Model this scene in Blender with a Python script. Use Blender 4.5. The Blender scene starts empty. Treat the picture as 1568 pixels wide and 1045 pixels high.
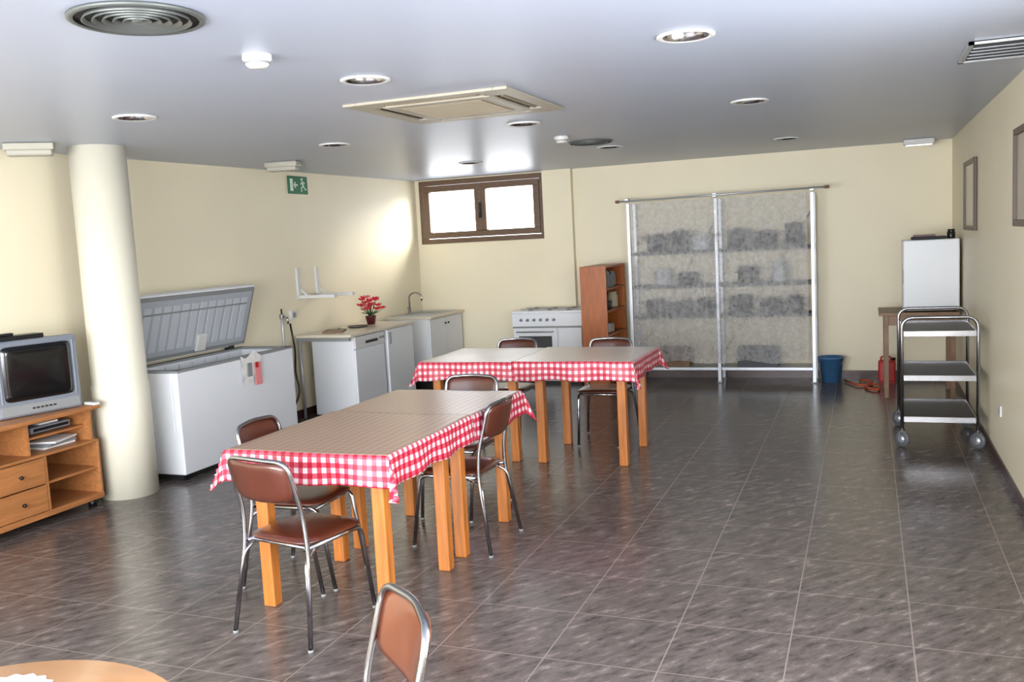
import bpy, bmesh, math, random
from mathutils import Vector, Matrix, Euler
random.seed(7)
sc = bpy.context.scene
sc.view_settings.view_transform = 'Standard'
sc.view_settings.exposure = 1.05

# ---------------------------------------------------------------- materials
def srgb(r, g, b):
    def f(c):
        c /= 255.0
        return c / 12.92 if c <= 0.04045 else ((c + 0.055) / 1.055) ** 2.4
    return (f(r), f(g), f(b), 1)

def mat(name, col, rough=0.5, metal=0.0, noise=0.0, nscale=8.0, bump=0.0, emit=0.0, coat=0.0, stretch=None):
    m = bpy.data.materials.new(name); m.use_nodes = True
    nt = m.node_tree; b = nt.nodes['Principled BSDF']
    b.inputs['Base Color'].default_value = col
    b.inputs['Roughness'].default_value = rough
    b.inputs['Metallic'].default_value = metal
    if coat: b.inputs['Coat Weight'].default_value = coat; b.inputs['Coat Roughness'].default_value = 0.12
    if emit:
        b.inputs['Emission Color'].default_value = col
        b.inputs['Emission Strength'].default_value = emit
    if noise or bump:
        tc = nt.nodes.new('ShaderNodeTexCoord'); mp = nt.nodes.new('ShaderNodeMapping')
        nt.links.new(tc.outputs['Object'], mp.inputs['Vector'])
        if stretch: mp.inputs['Scale'].default_value = stretch
        n = nt.nodes.new('ShaderNodeTexNoise'); n.inputs['Scale'].default_value = nscale; n.inputs['Detail'].default_value = 4
        nt.links.new(mp.outputs[0], n.inputs['Vector'])
        if noise:
            r = nt.nodes.new('ShaderNodeValToRGB')
            r.color_ramp.elements[0].position = 0.3; r.color_ramp.elements[1].position = 0.7
            r.color_ramp.elements[0].color = tuple(c * (1 - noise) for c in col[:3]) + (1,)
            r.color_ramp.elements[1].color = tuple(min(1, c * (1 + noise * 0.5)) for c in col[:3]) + (1,)
            nt.links.new(n.outputs['Fac'], r.inputs['Fac']); nt.links.new(r.outputs[0], b.inputs['Base Color'])
        if bump:
            bp = nt.nodes.new('ShaderNodeBump'); bp.inputs['Strength'].default_value = bump; bp.inputs['Distance'].default_value = 0.01
            nt.links.new(n.outputs['Fac'], bp.inputs['Height']); nt.links.new(bp.outputs[0], b.inputs['Normal'])
    return m

M_wall = mat('wall_cream_paint', srgb(234, 224, 196), 0.5, noise=0.03, nscale=1.5, bump=0.0)
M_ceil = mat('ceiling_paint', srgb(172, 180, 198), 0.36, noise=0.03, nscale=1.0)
M_col = mat('column_paint', srgb(224, 219, 200), 0.4, noise=0.03, nscale=2)
M_base = mat('baseboard_red_stone', srgb(66, 36, 33), 0.3, noise=0.3, nscale=12)
M_white = mat('white_enamel', srgb(226, 229, 233), 0.3)
M_whitem = mat('white_plastic', srgb(212, 212, 210), 0.45)
M_grey = mat('grey_plastic', srgb(136, 138, 138), 0.45)
M_shelfm = mat('shelf_dark_metal', srgb(62, 64, 68), 0.5)
M_diff = mat('diffuser_metal', srgb(100, 104, 102), 0.4, 0.4)
M_lidin = mat('freezer_lid_inner', srgb(168, 173, 180), 0.4)
M_lidrib = mat('freezer_lid_ribs', srgb(190, 195, 201), 0.4)
M_dark = mat('dark_gap', srgb(24, 24, 26), 0.6)
M_black = mat('black_plastic', srgb(14, 14, 16), 0.35)
M_chrome = mat('chrome', srgb(172, 172, 176), 0.18, 1.0)
M_steel = mat('brushed_steel', srgb(96, 94, 94), 0.36, 0.8, noise=0.1, nscale=30, stretch=(1, 20, 1))
M_tray = mat('trolley_shelf_steel', srgb(92, 88, 86), 0.5, 0.4)
M_alu = mat('aluminium_light', srgb(188, 192, 198), 0.4, 0.6)
M_pine = mat('pine_orange', srgb(186, 112, 46), 0.4, noise=0.28, nscale=5, stretch=(10, 10, 0.8), coat=0.3)
M_oak = mat('oak_veneer', srgb(176, 116, 68), 0.42, noise=0.22, nscale=4, stretch=(8, 1, 12))
M_oakd = mat('oak_veneer_dark', srgb(120, 76, 42), 0.5, noise=0.2, nscale=6)  # darker oak for the TV stand's back panels
M_cherry = mat('cherry_veneer', srgb(172, 92, 32), 0.4, noise=0.25, nscale=4, stretch=(9, 9, 1))
M_brown = mat('brown_vinyl', srgb(84, 40, 27), 0.3, noise=0.15, nscale=6, coat=0.5)
M_brown2 = mat('tan_brown_vinyl', srgb(104, 54, 30), 0.3, noise=0.15, nscale=6, coat=0.5)
M_winwood = mat('window_brown_wood', srgb(104, 80, 60), 0.4, noise=0.2, nscale=10, stretch=(1, 1, 6))
M_counter = mat('counter_laminate', srgb(214, 204, 184), 0.3, noise=0.08, nscale=40)
M_screen = mat('crt_glass', srgb(12, 13, 16), 0.14, coat=0.3)
M_silver = mat('tv_silver', srgb(132, 138, 148), 0.4, 0.3)
M_blue = mat('blue_plastic', srgb(66, 112, 160), 0.4)
M_red = mat('red_plastic', srgb(176, 30, 26), 0.4)
M_orange = mat('orange_rubber', srgb(186, 78, 42), 0.5)
M_green = mat('exit_green', srgb(16, 104, 62), 0.5)
M_signw = mat('sign_white', srgb(215, 232, 216), 0.5)
M_leaf = mat('leaf_green', srgb(46, 90, 38), 0.5)
M_petal = mat('petal_red', srgb(218, 34, 52), 0.5, noise=0.3, nscale=30)
M_petal2 = mat('petal_pink', srgb(230, 110, 126), 0.5)
M_pot = mat('pot_maroon', srgb(80, 26, 28), 0.35)
M_ac = mat('ac_panel_beige', srgb(164, 157, 142), 0.4)
M_acg = mat('ac_grille', srgb(142, 130, 110), 0.5)
M_paper = mat('paper', srgb(230, 228, 224), 0.6)
M_pink = mat('paper_pink', srgb(226, 140, 142), 0.6)
M_birch = mat('birch_top', srgb(192, 142, 98), 0.3, noise=0.1, nscale=4, stretch=(1, 8, 1), coat=0.3)
M_picdark = mat('picture_frame_wood', srgb(80, 56, 42), 0.4)
M_pic = mat('picture_print', srgb(112, 102, 92), 0.25, noise=0.4, nscale=7, coat=0.4)
M_rubber = mat('caster_rubber', srgb(84, 86, 90), 0.5)
M_bulb = mat('lamp_tube_glass', srgb(240, 242, 245), 0.2, emit=0.5)
M_woodtab = mat('old_table_wood', srgb(130, 98, 70), 0.45, noise=0.25, nscale=5, stretch=(1, 8, 1))
M_lampdif = mat('lamp_diffuser', srgb(164, 160, 146), 0.4)
M_book1 = mat('book_blue', srgb(44, 60, 96), 0.5); M_book2 = mat('book_cream', srgb(190, 180, 150), 0.5)

def floor_material():
    m = bpy.data.materials.new('floor_marbled_tiles'); m.use_nodes = True
    nt = m.node_tree; L = nt.links; b = nt.nodes['Principled BSDF']
    tc = nt.nodes.new('ShaderNodeTexCoord')
    r1 = nt.nodes.new('ShaderNodeMapping'); r1.inputs['Rotation'].default_value = (0, 0, math.radians(-50))
    L.new(tc.outputs['Object'], r1.inputs['Vector'])
    s1 = nt.nodes.new('ShaderNodeMapping'); s1.inputs['Scale'].default_value = (4.0, 12, 1)
    L.new(r1.outputs[0], s1.inputs['Vector'])
    n = nt.nodes.new('ShaderNodeTexNoise'); n.inputs['Scale'].default_value = 1.7; n.inputs['Detail'].default_value = 8; n.inputs['Roughness'].default_value = 0.7
    n.inputs['Distortion'].default_value = 0.15
    L.new(s1.outputs[0], n.inputs['Vector'])
    cr = nt.nodes.new('ShaderNodeValToRGB'); e = cr.color_ramp.elements
    e[0].position = 0.33; e[0].color = srgb(60, 55, 53)
    e[1].position = 0.74; e[1].color = srgb(162, 149, 142)
    a = e.new(0.45); a.color = srgb(90, 82, 79)
    a = e.new(0.57); a.color = srgb(106, 97, 93)
    L.new(n.outputs['Fac'], cr.inputs['Fac'])
    n2 = nt.nodes.new('ShaderNodeTexNoise'); n2.inputs['Scale'].default_value = 1.1
    L.new(tc.outputs['Object'], n2.inputs['Vector'])
    mm = nt.nodes.new('ShaderNodeMix'); mm.data_type = 'RGBA'; mm.blend_type = 'MULTIPLY'; mm.inputs[0].default_value = 0.25
    L.new(cr.outputs[0], mm.inputs[6])
    cr2 = nt.nodes.new('ShaderNodeValToRGB'); cr2.color_ramp.elements[0].position = .35; cr2.color_ramp.elements[1].position = .65
    cr2.color_ramp.elements[0].color = (0.7, 0.66, 0.65, 1); cr2.color_ramp.elements[1].color = (1, 1, 1, 1)
    L.new(n2.outputs['Fac'], cr2.inputs['Fac']); L.new(cr2.outputs[0], mm.inputs[7])
    mp = nt.nodes.new('ShaderNodeMapping'); mp.inputs['Location'].default_value = (-0.167, -0.1, 0)
    L.new(tc.outputs['Object'], mp.inputs['Vector'])
    br = nt.nodes.new('ShaderNodeTexBrick'); br.offset = 0; br.squash = 1
    br.inputs['Scale'].default_value = 1; br.inputs['Brick Width'].default_value = 0.495; br.inputs['Row Height'].default_value = 0.495
    br.inputs['Mortar Size'].default_value = 0.0035; br.inputs['Mortar Smooth'].default_value = 0.3
    L.new(mp.outputs[0], br.inputs['Vector'])
    mx = nt.nodes.new('ShaderNodeMix'); mx.data_type = 'RGBA'
    L.new(br.outputs['Fac'], mx.inputs[0]); L.new(mm.outputs[2], mx.inputs[6]); mx.inputs[7].default_value = srgb(140, 127, 120)
    L.new(mx.outputs[2], b.inputs['Base Color'])
    b.inputs['Roughness'].default_value = 0.22
    return m
M_floor = floor_material()

def gingham(name, c0, c1, c2, rough, coat, period=0.05):
    m = bpy.data.materials.new(name); m.use_nodes = True
    nt = m.node_tree; L = nt.links; b = nt.nodes['Principled BSDF']
    tc = nt.nodes.new('ShaderNodeTexCoord'); sp = nt.nodes.new('ShaderNodeSeparateXYZ')
    L.new(tc.outputs['UV'], sp.inputs[0])
    outs = []
    for i in range(2):
        d = nt.nodes.new('ShaderNodeMath'); d.operation = 'DIVIDE'; d.inputs[1].default_value = period
        L.new(sp.outputs[i], d.inputs[0])
        f = nt.nodes.new('ShaderNodeMath'); f.operation = 'FRACT'; L.new(d.outputs[0], f.inputs[0])
        g = nt.nodes.new('ShaderNodeMath'); g.operation = 'GREATER_THAN'; g.inputs[1].default_value = 0.5; L.new(f.outputs[0], g.inputs[0])
        outs.append(g)
    ad = nt.nodes.new('ShaderNodeMath'); ad.operation = 'ADD'
    L.new(outs[0].outputs[0], ad.inputs[0]); L.new(outs[1].outputs[0], ad.inputs[1])
    h = nt.nodes.new('ShaderNodeMath'); h.operation = 'MULTIPLY'; h.inputs[1].default_value = 0.49; L.new(ad.outputs[0], h.inputs[0])
    cr = nt.nodes.new('ShaderNodeValToRGB'); cr.color_ramp.interpolation = 'CONSTANT'; e = cr.color_ramp.elements
    e[0].position = 0; e[0].color = c0; e[1].position = 0.7; e[1].color = c2
    k = e.new(0.3); k.color = c1
    L.new(h.outputs[0], cr.inputs['Fac']); L.new(cr.outputs[0], b.inputs['Base Color'])
    b.inputs['Roughness'].default_value = rough
    b.inputs['Coat Weight'].default_value = coat; b.inputs['Coat Roughness'].default_value = 0.25
    return m
M_ging = gingham('gingham_red', srgb(224, 210, 212), srgb(202, 78, 100), srgb(174, 10, 40), 0.5, 0.2)
M_gtop = gingham('gingham_top_glare_near', srgb(176, 146, 127), srgb(166, 134, 115), srgb(154, 119, 100), 0.35, 0.4)  # same red cloth, washed-out look from glare painted into the near tops
M_gtopf = gingham('gingham_top_glare_far', srgb(226, 217, 211), srgb(218, 204, 198), srgb(210, 190, 184), 0.3, 0.6)  # same red cloth, grazing glare painted in as a paler top colour

def curtain_material():
    m = bpy.data.materials.new('sheer_lace_curtain'); m.use_nodes = True
    nt = m.node_tree; L = nt.links; b = nt.nodes['Principled BSDF']; out = nt.nodes['Material Output']
    tc = nt.nodes.new('ShaderNodeTexCoord'); sp = nt.nodes.new('ShaderNodeSeparateXYZ'); L.new(tc.outputs['Object'], sp.inputs[0])
    bands = []
    for zc in (1.68, 0.95):
        s = nt.nodes.new('ShaderNodeMath'); s.operation = 'SUBTRACT'; s.inputs[1].default_value = zc; L.new(sp.outputs[2], s.inputs[0])
        a = nt.nodes.new('ShaderNodeMath'); a.operation = 'ABSOLUTE'; L.new(s.outputs[0], a.inputs[0])
        r = nt.nodes.new('ShaderNodeMapRange'); r.inputs[1].default_value = 0.06; r.inputs[2].default_value = 0.13; r.inputs[3].default_value = 1; r.inputs[4].default_value = 0
        L.new(a.outputs[0], r.inputs[0]); bands.append(r)
    mx = nt.nodes.new('ShaderNodeMath'); mx.operation = 'MAXIMUM'; L.new(bands[0].outputs[0], mx.inputs[0]); L.new(bands[1].outputs[0], mx.inputs[1])
    n = nt.nodes.new('ShaderNodeTexNoise'); n.inputs['Scale'].default_value = 6.0; n.inputs['Detail'].default_value = 4; n.inputs['Roughness'].default_value = .7
    L.new(tc.outputs['Object'], n.inputs['Vector'])
    th = nt.nodes.new('ShaderNodeMapRange'); th.inputs[1].default_value = 0.52; th.inputs[2].default_value = 0.60; L.new(n.outputs['Fac'], th.inputs[0])
    mu = nt.nodes.new('ShaderNodeMath'); mu.operation = 'MULTIPLY'; L.new(mx.outputs[0], mu.inputs[0]); L.new(th.outputs[0], mu.inputs[1])
    mk = nt.nodes.new('ShaderNodeMath'); mk.operation = 'MULTIPLY'; mk.inputs[1].default_value = .7; L.new(mu.outputs[0], mk.inputs[0])
    n2 = nt.nodes.new('ShaderNodeTexNoise'); n2.inputs['Scale'].default_value = 22; n2.inputs['Detail'].default_value = 3; L.new(tc.outputs['Object'], n2.inputs['Vector'])
    mc = nt.nodes.new('ShaderNodeMix'); mc.data_type = 'RGBA'; L.new(mk.outputs[0], mc.inputs[0]); mc.inputs[6].default_value = srgb(206, 205, 205); mc.inputs[7].default_value = srgb(96, 95, 98)
    L.new(mc.outputs[2], b.inputs['Base Color']); b.inputs['Roughness'].default_value = 0.85
    tr = nt.nodes.new('ShaderNodeBsdfTransparent'); ms = nt.nodes.new('ShaderNodeMixShader')
    al = nt.nodes.new('ShaderNodeMapRange'); al.inputs[1].default_value = .38; al.inputs[2].default_value = .62; al.inputs[3].default_value = .34; al.inputs[4].default_value = .52
    L.new(n2.outputs['Fac'], al.inputs[0])
    aa = nt.nodes.new('ShaderNodeMath'); aa.operation = 'MULTIPLY_ADD'; aa.inputs[1].default_value = .35; L.new(mk.outputs[0], aa.inputs[0]); L.new(al.outputs[0], aa.inputs[2])
    L.new(aa.outputs[0], ms.inputs[0])
    L.new(tr.outputs[0], ms.inputs[1]); L.new(b.outputs[0], ms.inputs[2]); L.new(ms.outputs[0], out.inputs[0])
    return m
M_curt = curtain_material()

def glass_material():
    m = bpy.data.materials.new('window_glass'); m.use_nodes = True
    nt = m.node_tree; L = nt.links; out = nt.nodes['Material Output']; nt.nodes.remove(nt.nodes['Principled BSDF'])
    tr = nt.nodes.new('ShaderNodeBsdfTransparent'); gl = nt.nodes.new('ShaderNodeBsdfGlossy'); gl.inputs['Roughness'].default_value = 0.05
    ms = nt.nodes.new('ShaderNodeMixShader'); ms.inputs[0].default_value = 0.06
    L.new(tr.outputs[0], ms.inputs[1]); L.new(gl.outputs[0], ms.inputs[2]); L.new(ms.outputs[0], out.inputs[0])
    return m
M_glass = glass_material()

# ---------------------------------------------------------------- builder
def fillet(pts, rad, n=5):
    pts = [Vector(p) for p in pts]; out = [pts[0]]
    for i in range(1, len(pts) - 1):
        p = pts[i]; a = pts[i - 1] - p; c = pts[i + 1] - p
        r = min(rad, a.length * .45, c.length * .45)
        p0 = p + a.normalized() * r; p1 = p + c.normalized() * r
        for k in range(n + 1):
            t = k / n
            out.append(p0 * (1 - t) ** 2 + p * 2 * t * (1 - t) + p1 * t * t)
    out.append(pts[-1]); return out

class B:
    def __init__(s, name, loc=(0, 0, 0), rz=0.0):
        s.name = name; s.loc = loc; s.rz = rz; s.bm = bmesh.new(); s.mats = []
        s.uv = s.bm.loops.layers.uv.new('UVMap')
    def mi(s, m):
        if m not in s.mats: s.mats.append(m)
        return s.mats.index(m)
    def add(s, t, m, smooth=False, mtx=None):
        if mtx is not None: bmesh.ops.transform(t, matrix=mtx, verts=t.verts)
        i = s.mi(m)
        for f in t.faces: f.material_index = i; f.smooth = smooth
        bmesh.ops.recalc_face_normals(t, faces=t.faces)
        me = bpy.data.meshes.new('tmp'); t.to_mesh(me); t.free(); s.bm.from_mesh(me); bpy.data.meshes.remove(me)
    def box(s, c, size, m, rot=(0, 0, 0), bevel=0.0, smooth=False):
        t = bmesh.new(); bmesh.ops.create_cube(t, size=1)
        bmesh.ops.scale(t, vec=Vector(size), verts=t.verts)
        if bevel: bmesh.ops.bevel(t, geom=t.edges[:], offset=bevel, segments=2, affect='EDGES', profile=0.5)
        s.add(t, m, smooth, Matrix.Translation(Vector(c)) @ Euler(rot).to_matrix().to_4x4()); return s
    def bb(s, lo, hi, m, bevel=0.0):
        c = [(a + b) / 2 for a, b in zip(lo, hi)]; z = [abs(b - a) for a, b in zip(lo, hi)]
        return s.box(c, z, m, bevel=bevel)
    def tube(s, pts, r, m, seg=10, smooth=True):
        pts = [Vector(p) for p in pts]; t = bmesh.new(); rings = []
        d = (pts[1] - pts[0]).normalized(); up = Vector((0, 0, 1)) if abs(d.z) < .9 else Vector((1, 0, 0))
        nrm = d.cross(up).normalized()
        for i, p in enumerate(pts):
            if i == 0: d = (pts[1] - pts[0])
            elif i == len(pts) - 1: d = pts[-1] - pts[-2]
            else: d = (pts[i + 1] - pts[i]).normalized() + (pts[i] - pts[i - 1]).normalized()
            d.normalize(); nrm = (nrm - d * nrm.dot(d)).normalized(); bn = d.cross(nrm)
            rings.append([t.verts.new(p + (nrm * math.cos(a) + bn * math.sin(a)) * r) for a in [2 * math.pi * k / seg for k in range(seg)]])
        for a, b in zip(rings, rings[1:]):
            for k in range(seg): t.faces.new((a[k], a[(k + 1) % seg], b[(k + 1) % seg], b[k]))
        t.faces.new(rings[0]); t.faces.new(rings[-1])
        s.add(t, m, smooth); return s
    def lathe(s, prof, m, loc=(0, 0, 0), seg=28, smooth=True, rot=(0, 0, 0)):
        t = bmesh.new(); rings = []
        for r, z in prof:
            rings.append([t.verts.new((max(r, 1e-4) * math.cos(2 * math.pi * k / seg), max(r, 1e-4) * math.sin(2 * math.pi * k / seg), z)) for k in range(seg)])
        for a, b in zip(rings, rings[1:]):
            for k in range(seg): t.faces.new((a[k], a[(k + 1) % seg], b[(k + 1) % seg], b[k]))
        s.add(t, m, smooth, Matrix.Translation(Vector(loc)) @ Euler(rot).to_matrix().to_4x4()); return s
    def panel(s, hw, hh, thick, m, mtx, curve=0.0, dome=0.0, ex=4.0, seg=40, rings=6):
        t = bmesh.new(); layers = []
        for side in (1, -1):
            ctr = t.verts.new((0, 0, side * (thick / 2 + dome)))
            rr = []
            for j in range(1, rings + 1):
                q = j / rings; ring = []
                for k in range(seg):
                    a = 2 * math.pi * k / seg; ca, sa = math.cos(a), math.sin(a)
                    x = hw * math.copysign(abs(ca) ** (2 / ex), ca) * q; y = hh * math.copysign(abs(sa) ** (2 / ex), sa) * q
                    edge = (1 - q ** 8 * 0.7)
                    z = side * (thick / 2 * edge + dome * (1 - q * q)) + curve * ((x / hw) ** 2)
                    ring.append(t.verts.new((x, y, z)))
                rr.append(ring)
            for k in range(seg): t.faces.new((ctr, rr[0][k], rr[0][(k + 1) % seg]))
            for a, b in zip(rr, rr[1:]):
                for k in range(seg): t.faces.new((a[k], a[(k + 1) % seg], b[(k + 1) % seg], b[k]))
            layers.append(rr[-1])
        a, b = layers
        for k in range(seg): t.faces.new((a[k], a[(k + 1) % seg], b[(k + 1) % seg], b[k]))
        s.add(t, m, True, mtx); return s
    def poly(s, pts, m, z0, z1):
        t = bmesh.new(); a = [t.verts.new((x, y, z0)) for x, y in pts]; b = [t.verts.new((x, y, z1)) for x, y in pts]
        n = len(pts); t.faces.new(a); t.faces.new(b)
        for k in range(n): t.faces.new((a[k], a[(k + 1) % n], b[(k + 1) % n], b[k]))
        s.add(t, m); return s
    def done(s):
        me = bpy.data.meshes.new(s.name); s.bm.to_mesh(me); s.bm.free()
        for m in s.mats: me.materials.append(m)
        o = bpy.data.objects.new(s.name, me); sc.collection.objects.link(o)
        o.location = s.loc; o.rotation_euler = (0, 0, s.rz); return o

# ---------------------------------------------------------------- room
H = 2.64
XR = 0.87; YB = 11.25; YF = -1.6
def xl(y): return -5.66 - (YB - y) * 0.0327
b = B('floor'); b.bb((-6.5, YF - .2, -0.1), (XR + .2, YB + .3, 0), M_floor); b.done()
b = B('wall_left'); b.poly([(xl(YF), YF), (xl(YB + .25), YB + .25), (-6.4, YB + .25), (-6.4, YF)], M_wall, 0, H + .1); b.done()
RY0, RY1, RZ0, RZ1 = 0.2, 4.2, 0.95, 2.35  # opening added out of view to let light onto the left wall
b = B('wall_right')
b.bb((XR, YF, 0), (XR + .2, RY0, H + .1), M_wall); b.bb((XR, RY1, 0), (XR + .2, YB + .25, H + .1), M_wall)
b.bb((XR, RY0, 0), (XR + .2, RY1, RZ0), M_wall); b.bb((XR, RY0, RZ1), (XR + .2, RY1, H + .1), M_wall)
b.done()
b = B('added_side_window')  # frame for the added, unseen opening in the right wall
for y in (RY0 + .03, (2 * RY0 + RY1) / 3, (RY0 + 2 * RY1) / 3, RY1 - .03): b.bb((XR + .06, y - .03, RZ0), (XR + .12, y + .03, RZ1), M_winwood)
b.bb((XR + .06, RY0, RZ0), (XR + .12, RY1, RZ0 + .06), M_winwood); b.bb((XR + .06, RY0, RZ1 - .06), (XR + .12, RY1, RZ1), M_winwood)
b.done()
WX0, WX1, WZ0, WZ1 = -5.60, -3.83, 1.79, 2.625
b = B('wall_back')
b.bb((-5.9, YB, 0), (XR, YB + .25, WZ0), M_wall)
b.bb((WX1, YB, WZ0), (XR, YB + .25, H + .1), M_wall)
b.bb((-5.9, YB, WZ0), (WX0, YB + .25, H + .1), M_wall)
b.bb((WX0, YB, WZ1), (WX1, YB + .25, H + .1), M_wall)
b.bb((-3.83, YB - .09, 0), (-3.45, YB, H), M_wall)
b.done()
b = B('wall_rear')
b.bb((-6.4, YF - .2, 0), (-5.6, YF, H + .1), M_wall)
b.bb((0.4, YF - .2, 0), (XR + .2, YF, H + .1), M_wall)
b.bb((-5.6, YF - .2, 2.4), (0.4, YF, H + .1), M_wall)
b.bb((-5.6, YF - .2, 0), (0.4, YF, 0.5), M_wall)
b.done()
b = B('window_2')
for x in (-5.57, -3.6, -1.6, 0.37): b.bb((x - .03, YF - .12, .5), (x + .03, YF - .06, 2.4), M_winwood)
b.bb((-5.6, YF - .12, .5), (.4, YF - .06, .56), M_winwood); b.bb((-5.6, YF - .12, 2.34), (.4, YF - .06, 2.4), M_winwood)
b.done()

downs = [(-2.355, 4.2), (-.725, 4.12), (-4.06, 4.44), (-.727, 6.48), (-2.34, 6.48), (-4.02, 6.6), (-.724, 9.5), (-2.31, 8.80), (-3.95, 9.2)]
def ceiling():
    me = bpy.data.meshes.new('ceiling'); bm = bmesh.new(); bmesh.ops.create_cube(bm, size=1)
    bmesh.ops.transform(bm, matrix=Matrix.Translation((-2.7, 4.85, H + .1)) @ Matrix.Diagonal((7.6, 13.4, .2, 1)), verts=bm.verts)
    bm.to_mesh(me); bm.free(); o = bpy.data.objects.new('ceiling', me); sc.collection.objects.link(o)
    cm = bpy.data.meshes.new('cut'); bm = bmesh.new()
    for x, y in downs:
        bmesh.ops.create_cone(bm, cap_ends=True, segments=32, radius1=.1, radius2=.1, depth=.3, matrix=Matrix.Translation((x, y, H + .02)))
    bm.to_mesh(cm); bm.free(); c = bpy.data.objects.new('cut', cm); sc.collection.objects.link(c)
    md = o.modifiers.new('b', 'BOOLEAN'); md.operation = 'DIFFERENCE'; md.object = c; md.solver = 'EXACT'
    bpy.context.view_layer.update()
    dg = bpy.context.evaluated_depsgraph_get()
    nm = bpy.data.meshes.new_from_object(o.evaluated_get(dg)); o.modifiers.clear(); o.data = nm; nm.name = 'ceiling'
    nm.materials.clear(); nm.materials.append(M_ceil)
    bpy.data.objects.remove(c)
ceiling()
for x, y in downs:
    b = B('recessed_downlight', (x, y, H))
    b.lathe([(.098, 0), (.125, 0), (.125, -.008), (.112, -.012), (.098, -.006), (.094, .015), (.08, .045), (.06, .065), (.0, .065)], M_chrome)
    b.lathe([(.1, -.001), (.126, -.001), (.126, -.009), (.114, -.013), (.1, -.009)], M_whitem)
    for s_ in (-.025, .025): b.tube([(-.05, s_, .03), (.05, s_, .03)], .013, M_bulb, seg=8)
    b.done()

b = B('baseboard_back'); b.bb((-5.6, YB - .015, 0), (-3.84, YB, .09), M_base); b.bb((-3.44, YB - .015, 0), (XR, YB, .09), M_base); b.done()
b = B('baseboard_right'); b.bb((XR - .012, YF, 0), (XR, YB - .016, .08), M_base); b.done()
b = B('baseboard_left'); b.poly([(xl(YF) , YF), (xl(YB-.02) , YB-.02), (xl(YB-.02) + .012, YB-.02), (xl(YF) + .012, YF)], M_base, 0, .08); b.done()

b = B('window_1')
def frame(b, x0, x1, z0, z1, w, y0, y1, m):
    b.bb((x0, y0, z0), (x1, y1, z0 + w), m, .006); b.bb((x0, y0, z1 - w), (x1, y1, z1), m, .006)
    b.bb((x0, y0, z0 + w), (x0 + w, y1, z1 - w), m, .006); b.bb((x1 - w, y0, z0 + w), (x1, y1, z1 - w), m, .006)
frame(b, WX0, WX1, WZ0, WZ1, .065, YB - .02, YB + .1, M_winwood)
mid = (WX0 + WX1) / 2
frame(b, WX0 + .07, mid + .0, WZ0 + .07, WZ1 - .07, .08, YB - .035, YB + .04, M_winwood)
frame(b, mid + .0, WX1 - .07, WZ0 + .07, WZ1 - .07, .08, YB - .035, YB + .04, M_winwood)
b.bb((mid - .02, YB - .05, 2.1), (mid + .02, YB - .035, 2.3), M_dark, .004)
b.tube([(mid, YB - .06, 2.2), (mid, YB - .08, 2.2), (mid, YB - .08, 2.1)], .009, M_dark)
b.bb((WX0 + .1, YB + .0, WZ0 + .1), (WX1 - .1, YB + .006, WZ1 - .1), M_glass)
b.done()

b = B('column', (-5.34, 5.42, 0))
b.lathe([(0, 0), (.208, 0), (.208, .86), (.2, .87), (.2, H), (0, H)], M_col, seg=48); b.done()

# ---------------------------------------------------------------- ceiling fixtures
def diffuser(x, y, R):
    b = B('ceiling_air_diffuser', (x, y, H))
    b.lathe([(0, -.003), (R * .96, -.003)], M_dark)
    b.lathe([(R * .9, -.004), (R, -.001), (R, -.010), (R * .95, -.016), (R * .9, -.012)], M_diff, seg=48)
    for k in range(5):
        r = R * (.17 + .145 * k)
        b.lathe([(r - .002, -.004), (r + .007, -.018), (r + .010, -.017), (r + .003, -.004)], M_diff, seg=40)
    b.lathe([(0, -.018), (R * .08, -.016), (R * .09, -.004)], M_diff)
    b.done()
diffuser(-2.38, 2.66, .23); diffuser(-2.33, 8.2, .2)
for x, y in ((-2.43, 3.41), (-2.40, 7.56)):
    b = B('smoke_detector', (x, y, H))
    b.lathe([(0, 0), (.062, 0), (.062, -.022), (.05, -.028), (.05, -.042), (.036, -.055), (0, -.057)], M_whitem)
    b.lathe([(.051, -.03), (.052, -.04)], M_grey); b.done()
b = B('ceiling_cassette_air_conditioner', (-2.36, 5.36, H))
S = .52
for sx in (-1, 1):
    b.bb((sx * S, -S, -.018), (sx * (S - .085), S, 0), M_ac, .005)
    b.bb((-S + .085, sx * S, -.018), (S - .085, sx * (S - .085), 0), M_ac, .005)
b.bb((-S + .08, -S + .08, -.006), (S - .08, S - .08, 0), M_dark)  # dark sheet paints the shade inside the air slots
for a in range(4):
    R = Matrix.Rotation(a * math.pi / 2, 4, 'Z')
    t = bmesh.new(); bmesh.ops.create_cube(t, size=1)
    bmesh.ops.transform(t, matrix=R @ Matrix.Translation((0, .405, -.013)) @ Matrix.Rotation(math.radians(25), 4, 'X') @ Matrix.Diagonal((.58, .022, .004, 1)), verts=t.verts)
    b.add(t, M_acg)
    t = bmesh.new(); bmesh.ops.create_cube(t, size=1)
    bmesh.ops.transform(t, matrix=R @ Matrix.Translation((.385, .385, -.010)) @ Matrix.Diagonal((.12, .12, .014, 1)), verts=t.verts)
    b.add(t, M_ac)
b.bb((-.35, -.35, -.022), (.35, .35, -.004), M_ac, .006)
b.bb((-.27, -.27, -.024), (.27, .27, -.020), M_acg)
for k in range(14):
    y = -.255 + k * .038; b.bb((-.26, y, -.027), (.26, y + .012, -.023), M_acg)
b.done()
b = B('ceiling_vent_grille', (.66, 5.43, H))
b.bb((-.18, -.3, -.004), (.18, .3, 0), M_dark)
b.bb((-.19, -.3, -.015), (-.165, .3, 0), M_alu); b.bb((.165, -.3, -.015), (.19, .3, 0), M_alu)
b.bb((-.19, -.3, -.015), (.19, -.275, 0), M_alu); b.bb((-.19, .275, -.015), (.19, .3, 0), M_alu)
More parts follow.
